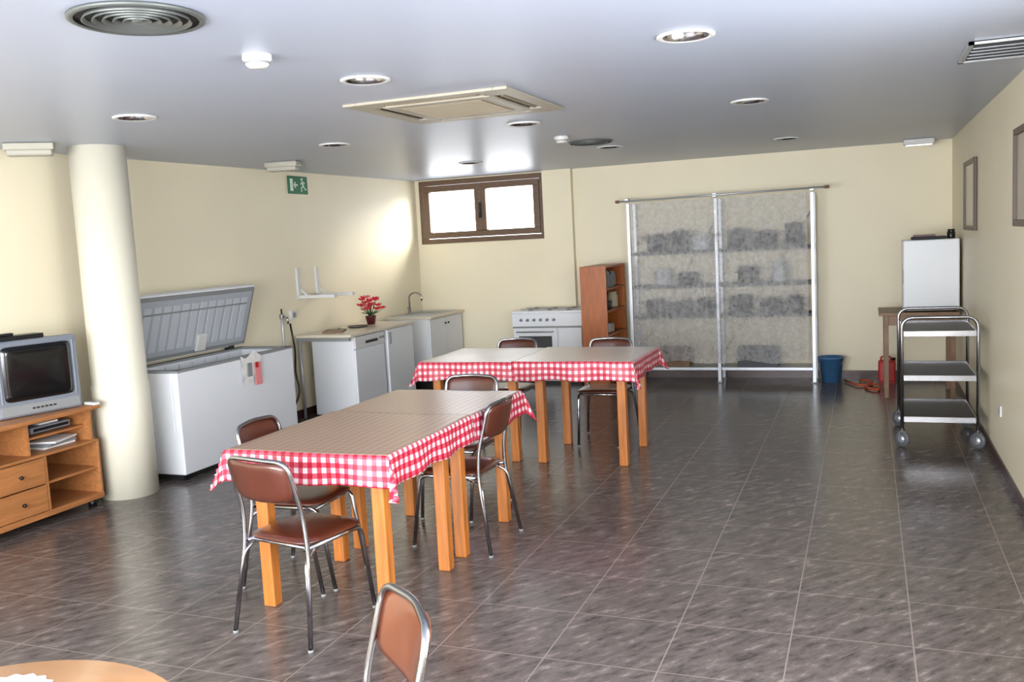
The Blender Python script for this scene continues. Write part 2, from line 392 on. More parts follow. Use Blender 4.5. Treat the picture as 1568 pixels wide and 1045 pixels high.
for k in range(5):
    y = -.2 + k * .1; b.box((0, y, -.012), (.33, .045, .004), M_alu, rot=(math.radians(28), 0, 0))
b.done()
b = B('emergency_light', (.52, 10.9, H - .032)); b.box((0, 0, 0), (.3, .12, .06), M_whitem, bevel=.01); b.box((0, 0, -.034), (.26, .08, .01), M_bulb, bevel=.003); b.done()
for (x, y, r) in ((-5.45, 4.92, 0.7), (-5.15, 7.5, .2)):
    b = B('emergency_light', (x, y, H - .047), r)
    b.box((0, 0, .02), (.32, .13, .05), M_lampdif, bevel=.008); b.box((0, 0, -.02), (.29, .11, .045), M_lampdif, bevel=.012); b.done()
b = B('exit_sign', (xl(8.6) + .01, 8.6, 2.50))
b.box((0, 0, 0), (.012, .36, .19), M_green, bevel=.002)
def sg(y0, z0, y1, z1, w):
    dy, dz = y1 - y0, z1 - z0; Ln = math.hypot(dy, dz)
    b.box((.008, (y0 + y1) / 2, (z0 + z1) / 2), (.004, Ln, w), M_signw, rot=(math.atan2(dz, dy), 0, 0))
b.box((.008, -.125, 0), (.004, .05, .13), M_signw)
sg(-.075, 0, -.01, 0, .016); sg(-.078, 0, -.05, .03, .014); sg(-.078, 0, -.05, -.03, .014)
b.lathe([(0, 0), (.017, 0), (.017, .004), (0, .004)], M_signw, loc=(.007, .07, .062), rot=(0, math.pi / 2, 0), seg=16)
sg(.075, .04, .095, -.01, .028); sg(.08, .035, .045, .01, .012); sg(.085, .035, .125, .02, .012)
sg(.092, -.008, .055, -.03, .016); sg(.055, -.03, .06, -.07, .014); sg(.097, -.01, .125, -.045, .016); sg(.125, -.045, .155, -.045, .012)
b.done()

# ---------------------------------------------------------------- chairs
def chair(x, y, deg, vinyl=M_brown):
    b = B('dining_chair', (x, y, 0), math.radians(deg))
    r = .0115
    half = [(.245, -.27, .012), (.205, -.20, .44), (.195, -.205, .60), (.19, -.275, .865)]
    path = [(-p[0], p[1], p[2]) for p in half] + [tuple(p) for p in reversed(half)]
    path.insert(4, (0, -.305, .875))
    b.tube(fillet(path, .06, 5), r, M_chrome)
    p2 = [(.175, .255, .012), (.18, .185, .445), (.185, -.20, .445)]
    for sx in (-1, 1):
        b.tube(fillet([(sx * q[0], q[1], q[2]) for q in p2], .05, 5), r, M_chrome)
        b.tube(fillet([(sx * .185, -.12, .44), (sx * .20, -.215, .40), (sx * .232, -.25, .16)], .05, 4), .009, M_chrome)
        for q in ((sx * .245, -.27, 0), (sx * .175, .255, 0)):
            b.lathe([(0, 0), (.0135, 0), (.0135, .012), (.012, .014)], M_grey, loc=q, seg=12)
    b.tube([(-.18, .17, .443), (.18, .17, .443)], .009, M_chrome)
    b.tube([(-.19, -.17, .443), (.19, -.17, .443)], .009, M_chrome)
    b.panel(.205, .205, .03, vinyl, Matrix.Translation((0, .0, .468)), curve=.0, dome=.006, ex=5)
    mt = Matrix.Translation((0, -.292, .765)) @ Matrix.Rotation(math.radians(90 + 14), 4, 'X')
    b.panel(.188, .098, .022, vinyl, mt, curve=-.035, ex=5)
    return b.done()
chair(-2.54, 3.66, -11)
chair(-2.90, 4.19, -88)
chair(-2.29, 4.93, 90)
chair(-2.57, 5.52, 180)
chair(-2.15, 7.68, 180)
chair(-3.05, 7.70, 180)
chair(-1.33, 1.85, 135, M_brown2)

# ---------------------------------------------------------------- tables
TH = .83
def table(x, y):
    b = B('dining_table', (x, y, 0)); a = .445
    b.bb((-a, -a, TH - .028), (a, a, TH - .004), M_pine, .004)
    for sx in (-1, 1):
        for sy in (-1, 1):
            b.bb((sx * .335 - .034, sy * .335 - .034, 0), (sx * .335 + .034, sy * .335 + .034, TH - .028), M_pine, .006)
        b.bb((sx * .35 - .011, -.30, TH - .12), (sx * .35 + .011, .30, TH - .028), M_pine)
        b.bb((-.30, sx * .35 - .011, TH - .12), (.30, sx * .35 + .011, TH - .028), M_pine)
    b.done()
def cloth(x, y, sides, ext, top, off=0.0, rz=0.0):
    b = B('tablecloth', (x, y, TH + off)); t = b.bm; uvl = b.uv
    a = .45 + off; o = .15
    def rng(neg, pos, en, ep):
        lo = -(a + (o if neg else en)); hi = a + (o if pos else ep); n = int((hi - lo) / .02) + 1
        vals = [lo + (hi - lo) * i / n for i in range(n + 1)]
        for tgt in (-a, a):
            if lo < tgt < hi:
                j = min(range(len(vals)), key=lambda q: abs(vals[q] - tgt)); vals[j] = tgt
        return vals
    us = rng(sides[0], sides[1], ext[0], ext[1]); vs = rng(sides[2], sides[3], ext[2], ext[3])
    mt = b.mi(top); ms = b.mi(M_ging); grid = {}
    for i, u in enumerate(us):
        for j, v in enumerate(vs):
            exx = max((-a - u) if sides[0] else 0, (u - a) if sides[1] else 0, 0)
            eyy = max((-a - v) if sides[2] else 0, (v - a) if sides[3] else 0, 0)
            su = 1 if u > 0 else -1; sv = 1 if v > 0 else -1
            m_ = min(exx, eyy); M_ = max(exx, eyy)
            px, py = u, v
            if exx > 0: px = su * (a + .006)
            if eyy > 0: py = sv * (a + .006)
            if exx > 0: px += su * (.010 * math.sin(v * 21 + x * 3) * exx / o + .06 * exx + .25 * m_)
            if eyy > 0: py += sv * (.010 * math.sin(u * 19 + y * 2) * eyy / o + .06 * eyy + .25 * m_)
            if m_ > 0:
                if exx > eyy: py += sv * m_ * .25
                else: px += su * m_ * .25
            z = -(M_ + .35 * m_)
            if M_ == 0: z += .0018 * math.sin(u * 9 + x) * math.sin(v * 7 + y)
            if M_ > 0: z += .006 * math.sin((u + v) * 14)*M_/o
            grid[i, j] = (t.verts.new((px, py, z)), u, v)
    for i in range(len(us) - 1):
        for j in range(len(vs) - 1):
            q = [grid[i, j], grid[i + 1, j], grid[i + 1, j + 1], grid[i, j + 1]]
            f = t.faces.new([k[0] for k in q]); f.smooth = True
            cu = sum(k[1] for k in q) / 4; cv = sum(k[2] for k in q) / 4
            tp = not ((sides[0] and cu < -a + .004) or (sides[1] and cu > a - .004) or (sides[2] and cv < -a + .004) or (sides[3] and cv > a - .004))
            f.material_index = mt if tp else ms
            for lp, k in zip(f.loops, q): lp[uvl].uv = (k[1], k[2])
    ob = b.done()
    md = ob.modifiers.new('thick', 'SOLIDIFY'); md.thickness = .002; md.offset = -1
    return ob
table(-2.53, 4.125); table(-2.53, 5.015); table(-2.12, 7.21); table(-3.02, 7.21)
cloth(-2.53, 4.125, (1, 1, 1, 0), (0, 0, 0, .07), M_gtop, .006)
cloth(-2.53, 5.015, (1, 1, 0, 1), (0, 0, -.02, 0), M_gtop)
cloth(-2.12, 7.21, (0, 1, 1, 1), (.07, 0, 0, 0), M_gtopf, .006)
cloth(-3.02, 7.21, (1, 0, 1, 1), (0, -.02, 0, 0), M_gtopf)

b = B('round_table', (-1.85, 1.30, 0))
b.lathe([(0, .72), (.465, .72), (.475, .728), (.475, .745), (.465, .752), (0, .752)], M_birch, seg=64)
b.lathe([(.0, .0), (.26, .0), (.26, .02), (.05, .05), (.04, .08), (.04, .68), (.1, .72)], M_chrome)
b.done()
b = B('lace_doily', (-1.99, 1.53, .7535))
t = bmesh.new(); n = 72; c = t.verts.new((0, 0, .003)); ring = []; ring1 = []
for k in range(n):
    a = 2 * math.pi * k / n; r = .12 + .006 * math.cos(a * 18)
    ring1.append(t.verts.new((r * .9 * math.cos(a), r * .9 * math.sin(a), .004 + .002 * math.cos(a * 9)))); ring.append(t.verts.new((r * math.cos(a), r * math.sin(a), .001)))
for k in range(n):
    t.faces.new((c, ring1[k], ring1[(k + 1) % n])); t.faces.new((ring1[k], ring[k], ring[(k + 1) % n], ring1[(k + 1) % n]))
b.add(t, M_paper, True); b.done()
b = B('potted_plant', (-2.05, 1.51, .7585))
b.lathe([(0, 0), (.03, 0), (.036, .03), (.034, .03), (.03, .02), (0, .02)], M_pot, seg=20)
for k in range(9):
    a = k * .7; b.panel(.006, .022, .002, M_leaf, Matrix.Rotation(a, 4, 'Z') @ Matrix.Translation((.02, 0, .035)) @ Matrix.Rotation(1.2, 4, 'Y') @ Matrix.Rotation(1.57, 4, 'Z'), ex=2, seg=10, rings=2)
b.done()

# ---------------------------------------------------------------- chest freezer
b = B('chest_freezer')
fx0, fx1, fy0, fy1, fz = -5.72, -5.12, 5.79, 7.38, .88
b.bb((fx0 + .03, fy0 + .03, 0), (fx1 - .05, fy1 - .03, .05), M_dark)
b.bb((fx0, fy0, .05), (fx1, fy1, .4), M_white, .01)
w = .065
b.bb((fx1 - w, fy0, .38), (fx1, fy1, fz), M_white, .008); b.bb((fx0, fy0, .38), (fx0 + w, fy1, fz), M_white, .008)
b.bb((fx0 + w, fy0, .38), (fx1 - w, fy0 + w, fz), M_white, .008); b.bb((fx0 + w, fy1 - w, .38), (fx1 - w, fy1, fz), M_white, .008)
for (lo, hi) in (((fx1 - w - .01, fy0, fz), (fx1 + .006, fy1, fz + .018)), ((fx0, fy0, fz), (fx0 + w, fy1, fz + .018)), ((fx0, fy0 - .004, fz), (fx1, fy0 + w, fz + .018)), ((fx0, fy1 - w, fz), (fx1, fy1 + .004, fz + .018))):
    b.bb(lo, hi, M_grey, .005)
for k in range(9):
    y = fy0 + .12 + k * .17; b.tube([(fx0 + .08, y, fz - .02), (fx0 + .08, y, fz - .3), ], .004, M_whitem, seg=6)
b.tube([(fx1 - .09, fy0 + .1, fz - .03), (fx1 - .09, fy1 - .1, fz - .03)], .004, M_whitem, seg=6)
b.box((fx1 - .06, fy0 + .06, .02), (.05, .05, .04), M_black); b.box((fx1 - .06, fy1 - .06, .02), (.05, .05, .04), M_black)
ang = math.atan2(.18, .56)
LM = Matrix.Translation((fx0 + .05, 0, fz + .04)) @ Matrix.Rotation(ang, 4, 'Y')
def lb(lo, hi, m, bev=.0):
    t = bmesh.new(); bmesh.ops.create_cube(t, size=1)
    c = [(p + q) / 2 for p, q in zip(lo, hi)]; z = [abs(q - p) for p, q in zip(lo, hi)]
    bmesh.ops.transform(t, matrix=Matrix.Translation(c) @ Matrix.Diagonal((z[0], z[1], z[2], 1)), verts=t.verts)
    if bev: bmesh.ops.bevel(t, geom=t.edges[:], offset=bev, segments=2, affect='EDGES', profile=.5)
    b.add(t, m, False, LM)
lb((-.06, fy0, 0), (0, fy1, .6), M_white, .012)
lb((-.01, fy0 + .015, .015), (.012, fy1 - .015, .585), M_grey, .006)
lb((.005, fy0 + .05, .05), (.022, fy1 - .05, .55), M_lidin, .008)
for k in range(12):
    y = fy0 + .13 + k * .115; lb((.02, y, .1), (.026, y + .08, .5), M_lidrib, .002)
lb((.02, fy0 + .12, .43), (.03, fy1 - .12, .445), M_grey, .002)
lb((.022, 6.62, .04), (.045, 6.75, .2), M_whitem, .01)
b.box((fx0 + .03, fy1 - .2, fz + .04), (.05, .08, .08), M_dark); b.box((fx0 + .03, fy0 + .2, fz + .04), (.05, .08, .08), M_dark)
b.done()
b = B('plastic_bag', (fx1 + .012, 6.72, .76))
t = bmesh.new(); g = {}
for i in range(9):
    for j in range(9):
        g[i, j] = t.verts.new((.006 + .016 * math.sin(i * 1.3 + j * .7) ** 2, -.15 + i * .034, .15 - j * .028 - .03 * math.sin(i * .9)))
for i in range(8):
    for j in range(8): t.faces.new((g[i, j], g[i + 1, j], g[i + 1, j + 1], g[i, j + 1]))
b.add(t, M_paper, True)
b.box((.028, .06, -.03), (.004, .09, .2), M_pink); b.box((.03, -.06, .02), (.004, .06, .12), M_grey); b.box((.033, .04, .05), (.004, .04, .05), M_red)
b.done()

# ---------------------------------------------------------------- TV stand and TV
b = B('tv_stand')
X0, X1, Y0, Y1 = -5.86, -5.30, 3.86, 5.12
b.bb((X0, Y0, .725), (X1 + .03, Y1 + .02, .755), M_oak, .006)
b.bb((X0, Y0 + .05, .50), (X1 - .03, Y0 + .07, .725), M_oak); b.bb((X0, Y1 - .05, .50), (X1 - .02, Y1 - .03, .725), M_oak)
b.bb((X0, 4.55, .50), (X1 - .05, 4.57, .725), M_oak)
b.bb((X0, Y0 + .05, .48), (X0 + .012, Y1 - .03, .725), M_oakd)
b.bb((X0 + .01, 4.57, .60), (X1 - .07, Y1 - .05, .615), M_oak)
b.bb((X0, Y0, .48), (X1, Y1, .50), M_oak, .004)
for y in (Y0, 4.63, Y1 - .02): b.bb((X0, y, .08), (X1, y + .02, .48), M_oak, .003)
b.bb((X0, Y0, .06), (X1 + .005, Y1, .1), M_oak, .004)
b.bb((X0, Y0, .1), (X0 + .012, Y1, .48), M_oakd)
b.bb((X0 + .01, 4.65, .28), (X1 - .02, Y1 - .02, .297), M_oak)
for z0, z1 in ((.105, .285), (.295, .475)):
    b.bb((X1 - .03, Y0 + .025, z0), (X1 + .004, 4.625, z1), M_oak, .004)
    for yy in (4.1, 4.42):
        b.lathe([(0, 0), (.008, 0), (.014, .018), (.010, .026), (0, .028)], M_black, loc=(X1 + .004, yy, (z0 + z1) / 2), rot=(0, math.pi / 2, 0), seg=14)
for xx in (X0 + .06, X1 - .06):
    for yy in (Y0 + .06, Y1 - .06): b.lathe([(0, 0), (.03, 0), (.03, .06), (0, .06)], M_black, loc=(xx, yy, 0), seg=16)
b.done()
b = B('dvd_player', (-5.56, 4.83, .616)); b.box((0, 0, .03), (.26, .34, .045), M_silver, bevel=.005); b.box((.132, 0, .03), (.004, .3, .02), M_black); b.box((0.03,.02,.058),(.12,.16,.012),M_paper); b.done()
b = B('magazine_stack', (-5.5, 4.86, .501))
for k in range(4): b.box((.01 * k, 0.01 * (k % 2), .007 + .013 * k), (.2, .28, .012), (M_paper, M_grey, M_silver, M_paper)[k], rot=(0, 0, .1 * k))
b.done()
b = B('crt_television', (-5.43, 4.76, .757), math.radians(76))
b.bb((-.30, -.02, .0), (.30, .07, .53), M_silver, .016)
b.bb((-.31, .05, .0), (.31, .12, .51), M_silver, .016)
b.panel(.245, .19, .02, M_screen, Matrix.Translation((0, -.022, .30)) @ Matrix.Rotation(math.pi / 2, 4, 'X'), dome=.006, ex=14, seg=60)
for k in (-1, 1):
    b.bb((k * .262 - .007, -.026, .10), (k * .262 + .007, -.018, .50), M_silver, .004)
b.bb((-.26, -.028, .495), (.26, -.018, .51), M_silver, .003)
b.bb((-.28, -.026, .015), (.28, -.018, .085), M_grey, .004)
for k in range(6): b.box((-.06 + k * .03, -.03, .05), (.016, .008, .01), M_dark)
t = bmesh.new()
A = [t.verts.new(p) for p in ((-.29, .1, .0), (.29, .1, .0), (.29, .1, .5), (-.29, .1, .5))]
C = [t.verts.new(p) for p in ((-.17, .36, .02), (.17, .36, .02), (.17, .36, .36), (-.17, .36, .36))]
t.faces.new(A); t.faces.new(C)
for k in range(4): t.faces.new((A[k], A[(k + 1) % 4], C[(k + 1) % 4], C[k]))
b.add(t, M_silver); b.done()
b = B('set_top_box', (-5.47, 4.68, 1.288), math.radians(76)); b.box((0, .05, .015), (.34, .12, .03), M_black, bevel=.004); b.box((-.1, .03, .04), (.14, .05, .02), M_black, bevel=.005); b.done()
b = B('remote_control', (-5.30, 5.09, .756), 1.4); b.box((0, 0, .012), (.05, .12, .02), M_whitem, bevel=.005)
b.box((0, .0, .024), (.03, .06, .004), M_grey); b.done()

# ---------------------------------------------------------------- kitchen along left wall
CZ = .9
b = B('kitchen_counter')
b.bb((-5.695, 8.28, CZ - .03), (-5.02, 9.76, CZ), M_counter, .005)
b.tube([(-5.67, 8.32, 0), (-5.67, 8.32, CZ - .03)], .016, M_alu)
b.bb((-5.69, 8.3, CZ - .07), (-5.05, 8.32, CZ - .03), M_grey); b.done()
b = B('dishwasher')
b.bb((-5.58, 8.40, .02), (-5.07, 9.05, CZ - .035), M_white, .008)
b.bb((-5.08, 8.41, .1), (-5.05, 9.04, .72), M_white, .008)
b.bb((-5.08, 8.41, .73), (-5.045, 9.04, .86), M_whitem, .008)
b.bb((-5.047, 8.62, .77), (-5.038, 8.88, .80), M_dark, .003)
for k in range(3): b.lathe([(0, 0), (.014, 0), (.012, .012), (0, .012)], M_grey, loc=(-5.045, 8.93 + .04 * k, .80), rot=(0, math.pi / 2, 0), seg=12)
b.bb((-5.5, 8.42, 0), (-5.1, 9.03, .02), M_dark); b.done()
b = B('undercounter_fridge')
b.bb((-5.58, 9.10, .02), (-5.09, 9.72, CZ - .035), M_white, .008)
b.bb((-5.09, 9.10, .06), (-5.04, 9.72, CZ - .035), M_white, .01)
b.bb((-5.042, 9.13, .70), (-5.022, 9.16, .83), M_grey, .004); b.bb((-5.5, 9.12, 0), (-5.1, 9.7, .02), M_dark); b.done()
b = B('sink_cabinet')
b.bb((-5.64, 10.22, .1), (-5.08, 11.2, CZ - .03), M_white, .004)
b.bb((-5.6, 10.25, 0), (-5.12, 11.18, .1), M_dark)
b.bb((-5.65, 10.20, CZ - .03), (-5.03, 11.22, CZ), M_counter, .004)
for y0, y1, kn in ((10.23, 10.70, 10.66), (10.71, 11.19, 10.75)):
    b.bb((-5.08, y0, .12), (-5.06, y1, .86), M_white, .003)
    b.lathe([(0, 0), (.008, 0), (.014, .018), (0, .024)], M_dark, loc=(-5.06, kn, .78), rot=(0, math.pi / 2, 0), seg=12)
b.bb((-5.60, 10.24, CZ), (-5.10, 11.15, CZ + .008), M_alu, .003)
b.bb((-5.50, 10.5, CZ + .008), (-5.18, 10.9, CZ + .010), M_grey)
b.tube(fillet([(-5.52, 10.48, CZ + .012), (-5.16, 10.48, CZ + .012), (-5.16, 10.92, CZ + .012), (-5.52, 10.92, CZ + .012), (-5.52, 10.48, CZ + .012)], .04), .006, M_alu, seg=8)
b.done()
b = B('kitchen_faucet', (-5.57, 10.7, CZ + .009))
b.lathe([(0, 0), (.03, 0), (.03, .012), (.02, .02), (.02, .07), (.014, .08)], M_chrome, seg=20)
pth = [(0, 0, .07)] + [(.09 - .09 * math.cos(a), 0, .20 + .07 * math.sin(a)) for a in [math.pi * k / 10 for k in range(11)]] + [(.18, 0, .16)]
b.tube(pth, .012, M_chrome); b.tube([(0, .0, .05), (0, -.06, .075)], .008, M_chrome); b.done()
b = B('potted_flowers', (-5.42, 9.42, CZ))
b.lathe([(0, 0), (.045, 0), (.062, .09), (.066, .10), (.058, .10), (.05, .085), (0, .085)], M_pot, seg=24)
for k in range(20):
    a = random.uniform(0, 6.28); r = random.uniform(.0, .17); z = random.uniform(.19, .33) - r * .4
    q = Vector((r * math.cos(a), r * math.sin(a), z))
    b.tube([(0, 0, .08), q * .6 + Vector((0, 0, .04)), q], .003, M_leaf, seg=5)
    for j in range(7):
        aa = j * .9
        mt = Matrix.Translation(q) @ Matrix.Rotation(aa, 4, 'Z') @ Matrix.Rotation(-.5, 4, 'Y') @ Matrix.Translation((.026, 0, 0))
        b.panel(.03, .02, .004, M_petal if k % 4 else M_petal2, mt, curve=.01, ex=2, seg=10, rings=2)
for k in range(10):
    a = k * .63; b.panel(.04, .018, .002, M_leaf, Matrix.Rotation(a, 4, 'Z') @ Matrix.Translation((.075, 0, .13)) @ Matrix.Rotation(-.3, 4, 'Y'), ex=2, seg=12, rings=3)
b.done()
b = B('cutting_board', (-5.42, 8.62, CZ), .4); b.box((0, 0, .009), (.22, .30, .018), M_woodtab, bevel=.006); b.box((.03, .1, .021), (.025, .12, .006), M_black); b.done()
b = B('serving_tray', (-5.4, 9.08, CZ), -.2); b.lathe([(0, 0), (.10, 0), (.12, .016), (.117, .018), (.098, .005), (0, .005)], M_steel); b.done()
for y in (8.47, 8.82):
    b = B('wall_bracket', (xl(y), y, 1.30)); b.box((.014, 0, .14), (.024, .05, .34), M_whitem, bevel=.003)
    b.box((.24, 0, -.0), (.46, .05, .035), M_whitem, bevel=.003); b.tube([(.02, 0, .10), (.12, 0, .01)], .01, M_whitem); b.done()
b = B('wall_water_pipe', (xl(8.1), 8.12, 0))
b.tube(fillet([(.03, 0, .05), (.03, 0, .95), (.03, .0, 1.12)], .03), .012, M_alu)
b.box((.03, 0, 1.12), (.04, .05, .05), M_chrome, bevel=.008); b.tube([(.03, 0, 1.12), (.1, 0, 1.1), (.1, 0, 1.04)], .012, M_chrome); b.tube([(.03, 0, 1.14), (.03, 0, 1.2)], .008, M_dark)
b.tube(fillet([(.09, .05, 1.04), (.11, .08, .75), (.06, .12, .5), (.12, .1, .3), (.05, .05, .12), (.12, .0, .03), (.2, -.1, .015)], .1), .011, M_black); b.done()
b = B('wall_socket_box', (xl(8.2) , 8.2, 1.12)); b.box((.024, .12, 0), (.04, .09, .09), M_whitem, bevel=.006); b.box((.045, .12, 0), (.004, .05, .05), M_grey, bevel=.001); b.done()

# ---------------------------------------------------------------- cooker
b = B('gas_cooker')
cx0, cx1, cy0, cy1 = -4.12, -3.22, 10.62, 11.13
b.bb((cx0, cy0 + .03, .04), (cx1, cy1, .88), M_white, .006)
b.bb((cx0 - .005, cy0, .88), (cx1 + .005, cy1, .91), M_white, .006)
b.bb((cx0, cy0, .72), (cx1, cy0 + .04, .88), M_white, .006)
b.bb((cx0 + .01, cy0 + .005, .12), (cx0 + .58, cy0 + .04, .70), M_white, .006)
b.bb((cx0 + .08, cy0 - .002, .24), (cx0 + .51, cy0 + .01, .60), M_black, .004)
b.tube(fillet([(cx0 + .06, cy0, .655), (cx0 + .06, cy0 - .035, .655), (cx0 + .53, cy0 - .035, .655), (cx0 + .53, cy0, .655)], .02), .009, M_chrome)
b.bb((cx0 + .60, cy0 + .005, .12), (cx1 - .01, cy0 + .04, .70), M_white, .006)
b.bb((cx0 + .005, cy0 + .004, .70), (cx1 - .005, cy0 + .03, .72), M_grey)
for k in range(6): b.lathe([(0, 0), (.02, 0), (.016, .025), (0, .025)], M_grey, loc=(cx0 + .12 + k * .085, cy0, .80), rot=(math.pi / 2, 0, 0), seg=14)
for ix in (.2, .45, .7):
    for iy in (.15, .37):
        b.lathe([(0, .0), (.035, 0), (.03, .015), (0, .016)], M_dark, loc=(cx0 + ix, cy0 + iy, .91), seg=16)
b.bb((cx0 + .1, cy0 + .06, .92), (cx1 - .1, cy0 + .07, .93), M_grey); b.bb((cx0 + .1, cy0 + .26, .92), (cx1 - .1, cy0 + .27, .93), M_grey)
b.bb((cx0 + .04, cy0 + .06, 0), (cx1 - .04, cy1 - .04, .04), M_dark); b.done()

# ---------------------------------------------------------------- bookcase
b = B('bookcase')
x0, x1, y0, y1, zt = -3.10, -2.79, 10.22, 11.1, 1.44
b.bb((x0, y0, 0), (x1, y0 + .02, zt), M_cherry, .002); b.bb((x0, y1 - .02, 0), (x1, y1, zt), M_cherry, .002)
b.bb((x0, y0 + .02, 0), (x0 + .012, y1 - .02, zt), M_cherry)
for z in (.06, .34, .62, .9, 1.16, zt - .02): b.bb((x0 + .012, y0 + .02, z), (x1 - (.01 if z < 1.4 else 0), y1 - .02, z + .02), M_cherry)
b.done()
b = B('pan', (-2.93, 10.6, .921)); b.lathe([(0, 0), (.09, 0), (.1, .09), (.095, .09), (.086, .006), (0, .006)], M_steel); b.tube([(.0, -.1, .08), (.0, -.25, .09)], .01, M_black); b.done()
b = B('book_row', (-2.92, 10.3, 1.181))
yy = 0
for k in range(12):
    th = random.uniform(.02, .04); hh = random.uniform(.13, .2)
    b.bb((-.1, yy, 0), (.1, yy + th - .002, hh), (M_book1, M_book2, M_dark, M_grey)[k % 4], .002); yy += th
b.done()
b = B('storage_jar', (-2.90, 10.86, 1.181)); b.lathe([(0, 0), (.05, 0), (.055, .02), (.055, .12), (.04, .14), (.045, .145), (.045, .165), (0, .165)], M_grey); b.done()
b = B('storage_jar', (-2.90, 10.9, .921)); b.lathe([(0, 0), (.06, 0), (.065, .02), (.065, .14), (.05, .16), (.055, .165), (.055, .185), (0, .185)], M_book2); b.done()
b = B('plate_stack', (-2.92, 10.6, .641))
for k in range(11): b.lathe([(0, .0), (.05, 0), (.1, .014), (.1, .018), (.05, .005), (0, .005)], M_whitem, loc=(0, 0, k * .009))
b.done()

# ---------------------------------------------------------------- rack with curtains
b = B('metal_shelving_rack')
xs = (-2.66, -1.63, -.57); yf, yb = 10.87, 11.2; zt = 2.15
for x in xs:
    for y in (yf, yb):
        b.bb((x - .02, y - .02, 0), (x + .02, y + .02, zt), M_alu, .003)
        b.bb((x - .035, y - .03, 0), (x + .035, y + .03, .012), M_grey)
for z in (.18, .80, 1.16, 1.56):
    for xa, xb in zip(xs, xs[1:]):
        b.bb((xa + .02, yf - .01, z - .035), (xb - .02, yb, z), M_alu if z < .5 else M_shelfm, .003)
for xa, xb in zip(xs, xs[1:]): b.tube([(xa, yb, .3), (xb, yb, 2.0)], .006, M_alu, seg=6)
b.done()
b = B('curtain_rod'); b.tube([(-2.76, 10.80, 2.175), (-.42, 10.80, 2.195)], .011, M_alu)
for x in xs:
    b.box((x, 10.835, 2.185), (.05, .08, .045), M_alu, bevel=.004)
b.lathe([(0, -.03), (.018, -.02), (.018, .02), (0, .03)], M_woodtab, loc=(-.41, 10.80, 2.195), rot=(0, math.pi / 2, 0), seg=12)
b.lathe([(0, -.03), (.018, -.02), (.018, .02), (0, .03)], M_woodtab, loc=(-2.77, 10.80, 2.175), rot=(0, math.pi / 2, 0), seg=12)
b.done()
for x0, x1, ph in ((-2.62, -1.632, 0), (-1.628, -.62, 2)):
    b = B('lace_curtain'); t = bmesh.new(); g = {}; nx, nz = 90, 30
    for i in range(nx + 1):
        for j in range(nz + 1):
            u = i / nx; v = j / nz; x = x0 + (x1 - x0) * u; z = 2.15 - v * (1.90 + .02 * math.sin(u * 9 + ph))
            y = 10.80 + (.006 + .006 * v) * math.sin(u * 40 + ph + 1.2 * math.sin(v * 3 + ph)) + .006 * math.sin(u * 17 + v * 4)
            g[i, j] = t.verts.new((x, y, z))
    for i in range(nx):
        for j in range(nz): t.faces.new((g[i, j], g[i + 1, j], g[i + 1, j + 1], g[i, j + 1]))
    b.add(t, M_curt, True); b.done()
for (x, z, r, h, m) in ((-2.40, .80, .12, .2, M_dark), (-2.08, .80, .13, .17, M_shelfm), (-1.8, .80, .1, .2, M_steel), (-1.4, .80, .13, .22, M_dark), (-1.05, .80, .12, .18, M_shelfm), (-.78, .80, .1, .2, M_dark),
                        (-2.3, 1.16, .1, .2, M_white), (-2.0, 1.16, .12, .15, M_steel), (-1.3, 1.16, .12, .2, M_steel), (-.95, 1.16, .08, .25, M_white),
                        (-2.35, 1.56, .13, .22, M_dark), (-2.08, 1.56, .10, .26, M_shelfm), (-1.83, 1.56, .12, .2, M_white), (-1.4, 1.56, .13, .24, M_dark), (-1.1, 1.56, .13, .2, M_steel), (-.78, 1.56, .1, .28, M_dark)):
    b = B('cooking_pot', (x, 11.03, z + .001)); b.lathe([(0, 0), (r * .9, 0), (r, .02), (r, h * .8), (r * 1.04, h * .8), (r * .9, h * .9), (.02, h * .95), (.02, h), (0, h)], m, seg=20)
    for sx in (-1, 1): b.tube([(sx * r, -.03, h * .6), (sx * (r + .02), -.0, h * .6), (sx * r, .03, h * .6)], .005, m, seg=6)
    b.done()
for (x, w_, m) in ((-2.2, .4, M_woodtab), (-1.2, .45, M_shelfm)):
    b = B('storage_crate', (x, 11.03, .181))
    b.bb((-w_ / 2, -.13, 0), (w_ / 2, .13, .01), m)
    for sx in (-1, 1):
        b.bb((sx * w_ / 2 - .006, -.13, 0), (sx * w_ / 2 + .006, .13, .22), m); b.bb((-w_ / 2, sx * .13 - .006, 0), (w_ / 2, sx * .13 + .006, .22), m)
    b.done()

# ---------------------------------------------------------------- right side
b = B('plastic_bucket', (-.40, 11.0, 0)); b.lathe([(0, .0), (.10, 0), (.135, .27), (.145, .27), (.145, .285), (.13, .285), (.098, .01), (0, .01)], M_blue, seg=32)
b.tube([(-.14, 0, .26)] + [(-.14 * math.cos(a), -.02 - .06 * math.sin(a), .26 - .1 * math.sin(a)) for a in (.5, 1, 1.57, 2.1, 2.6)] + [(.14, 0, .26)], .004, M_alu, seg=6); b.done()
b = B('rubber_hose', (0, 0, 0)); b.tube(fillet([(-.25, 10.95, .02), (-.1, 10.6, .02), (.1, 10.75, .02), (.1, 10.3, .02), (-.05, 10.5, .02), (.05, 10.9, .02), (-.1, 11.0, .02)], .15, 8), .014, M_orange, seg=8); b.done()
b = B('fuel_can', (.19, 10.95, 0)); b.box((0, 0, .13), (.18, .13, .24), M_red, bevel=.02); b.tube(fillet([(-.06, 0, .24), (-.06, 0, .29), (.04, 0, .29), (.04, 0, .24)], .02), .011, M_red); b.lathe([(0, 0), (.02, 0), (.02, .03), (0, .03)], M_black, loc=(.07, 0, .25), seg=12)
b.bb((-.08, -.06, 0), (.08, .06, .02), M_red); b.done()
b = B('side_table')
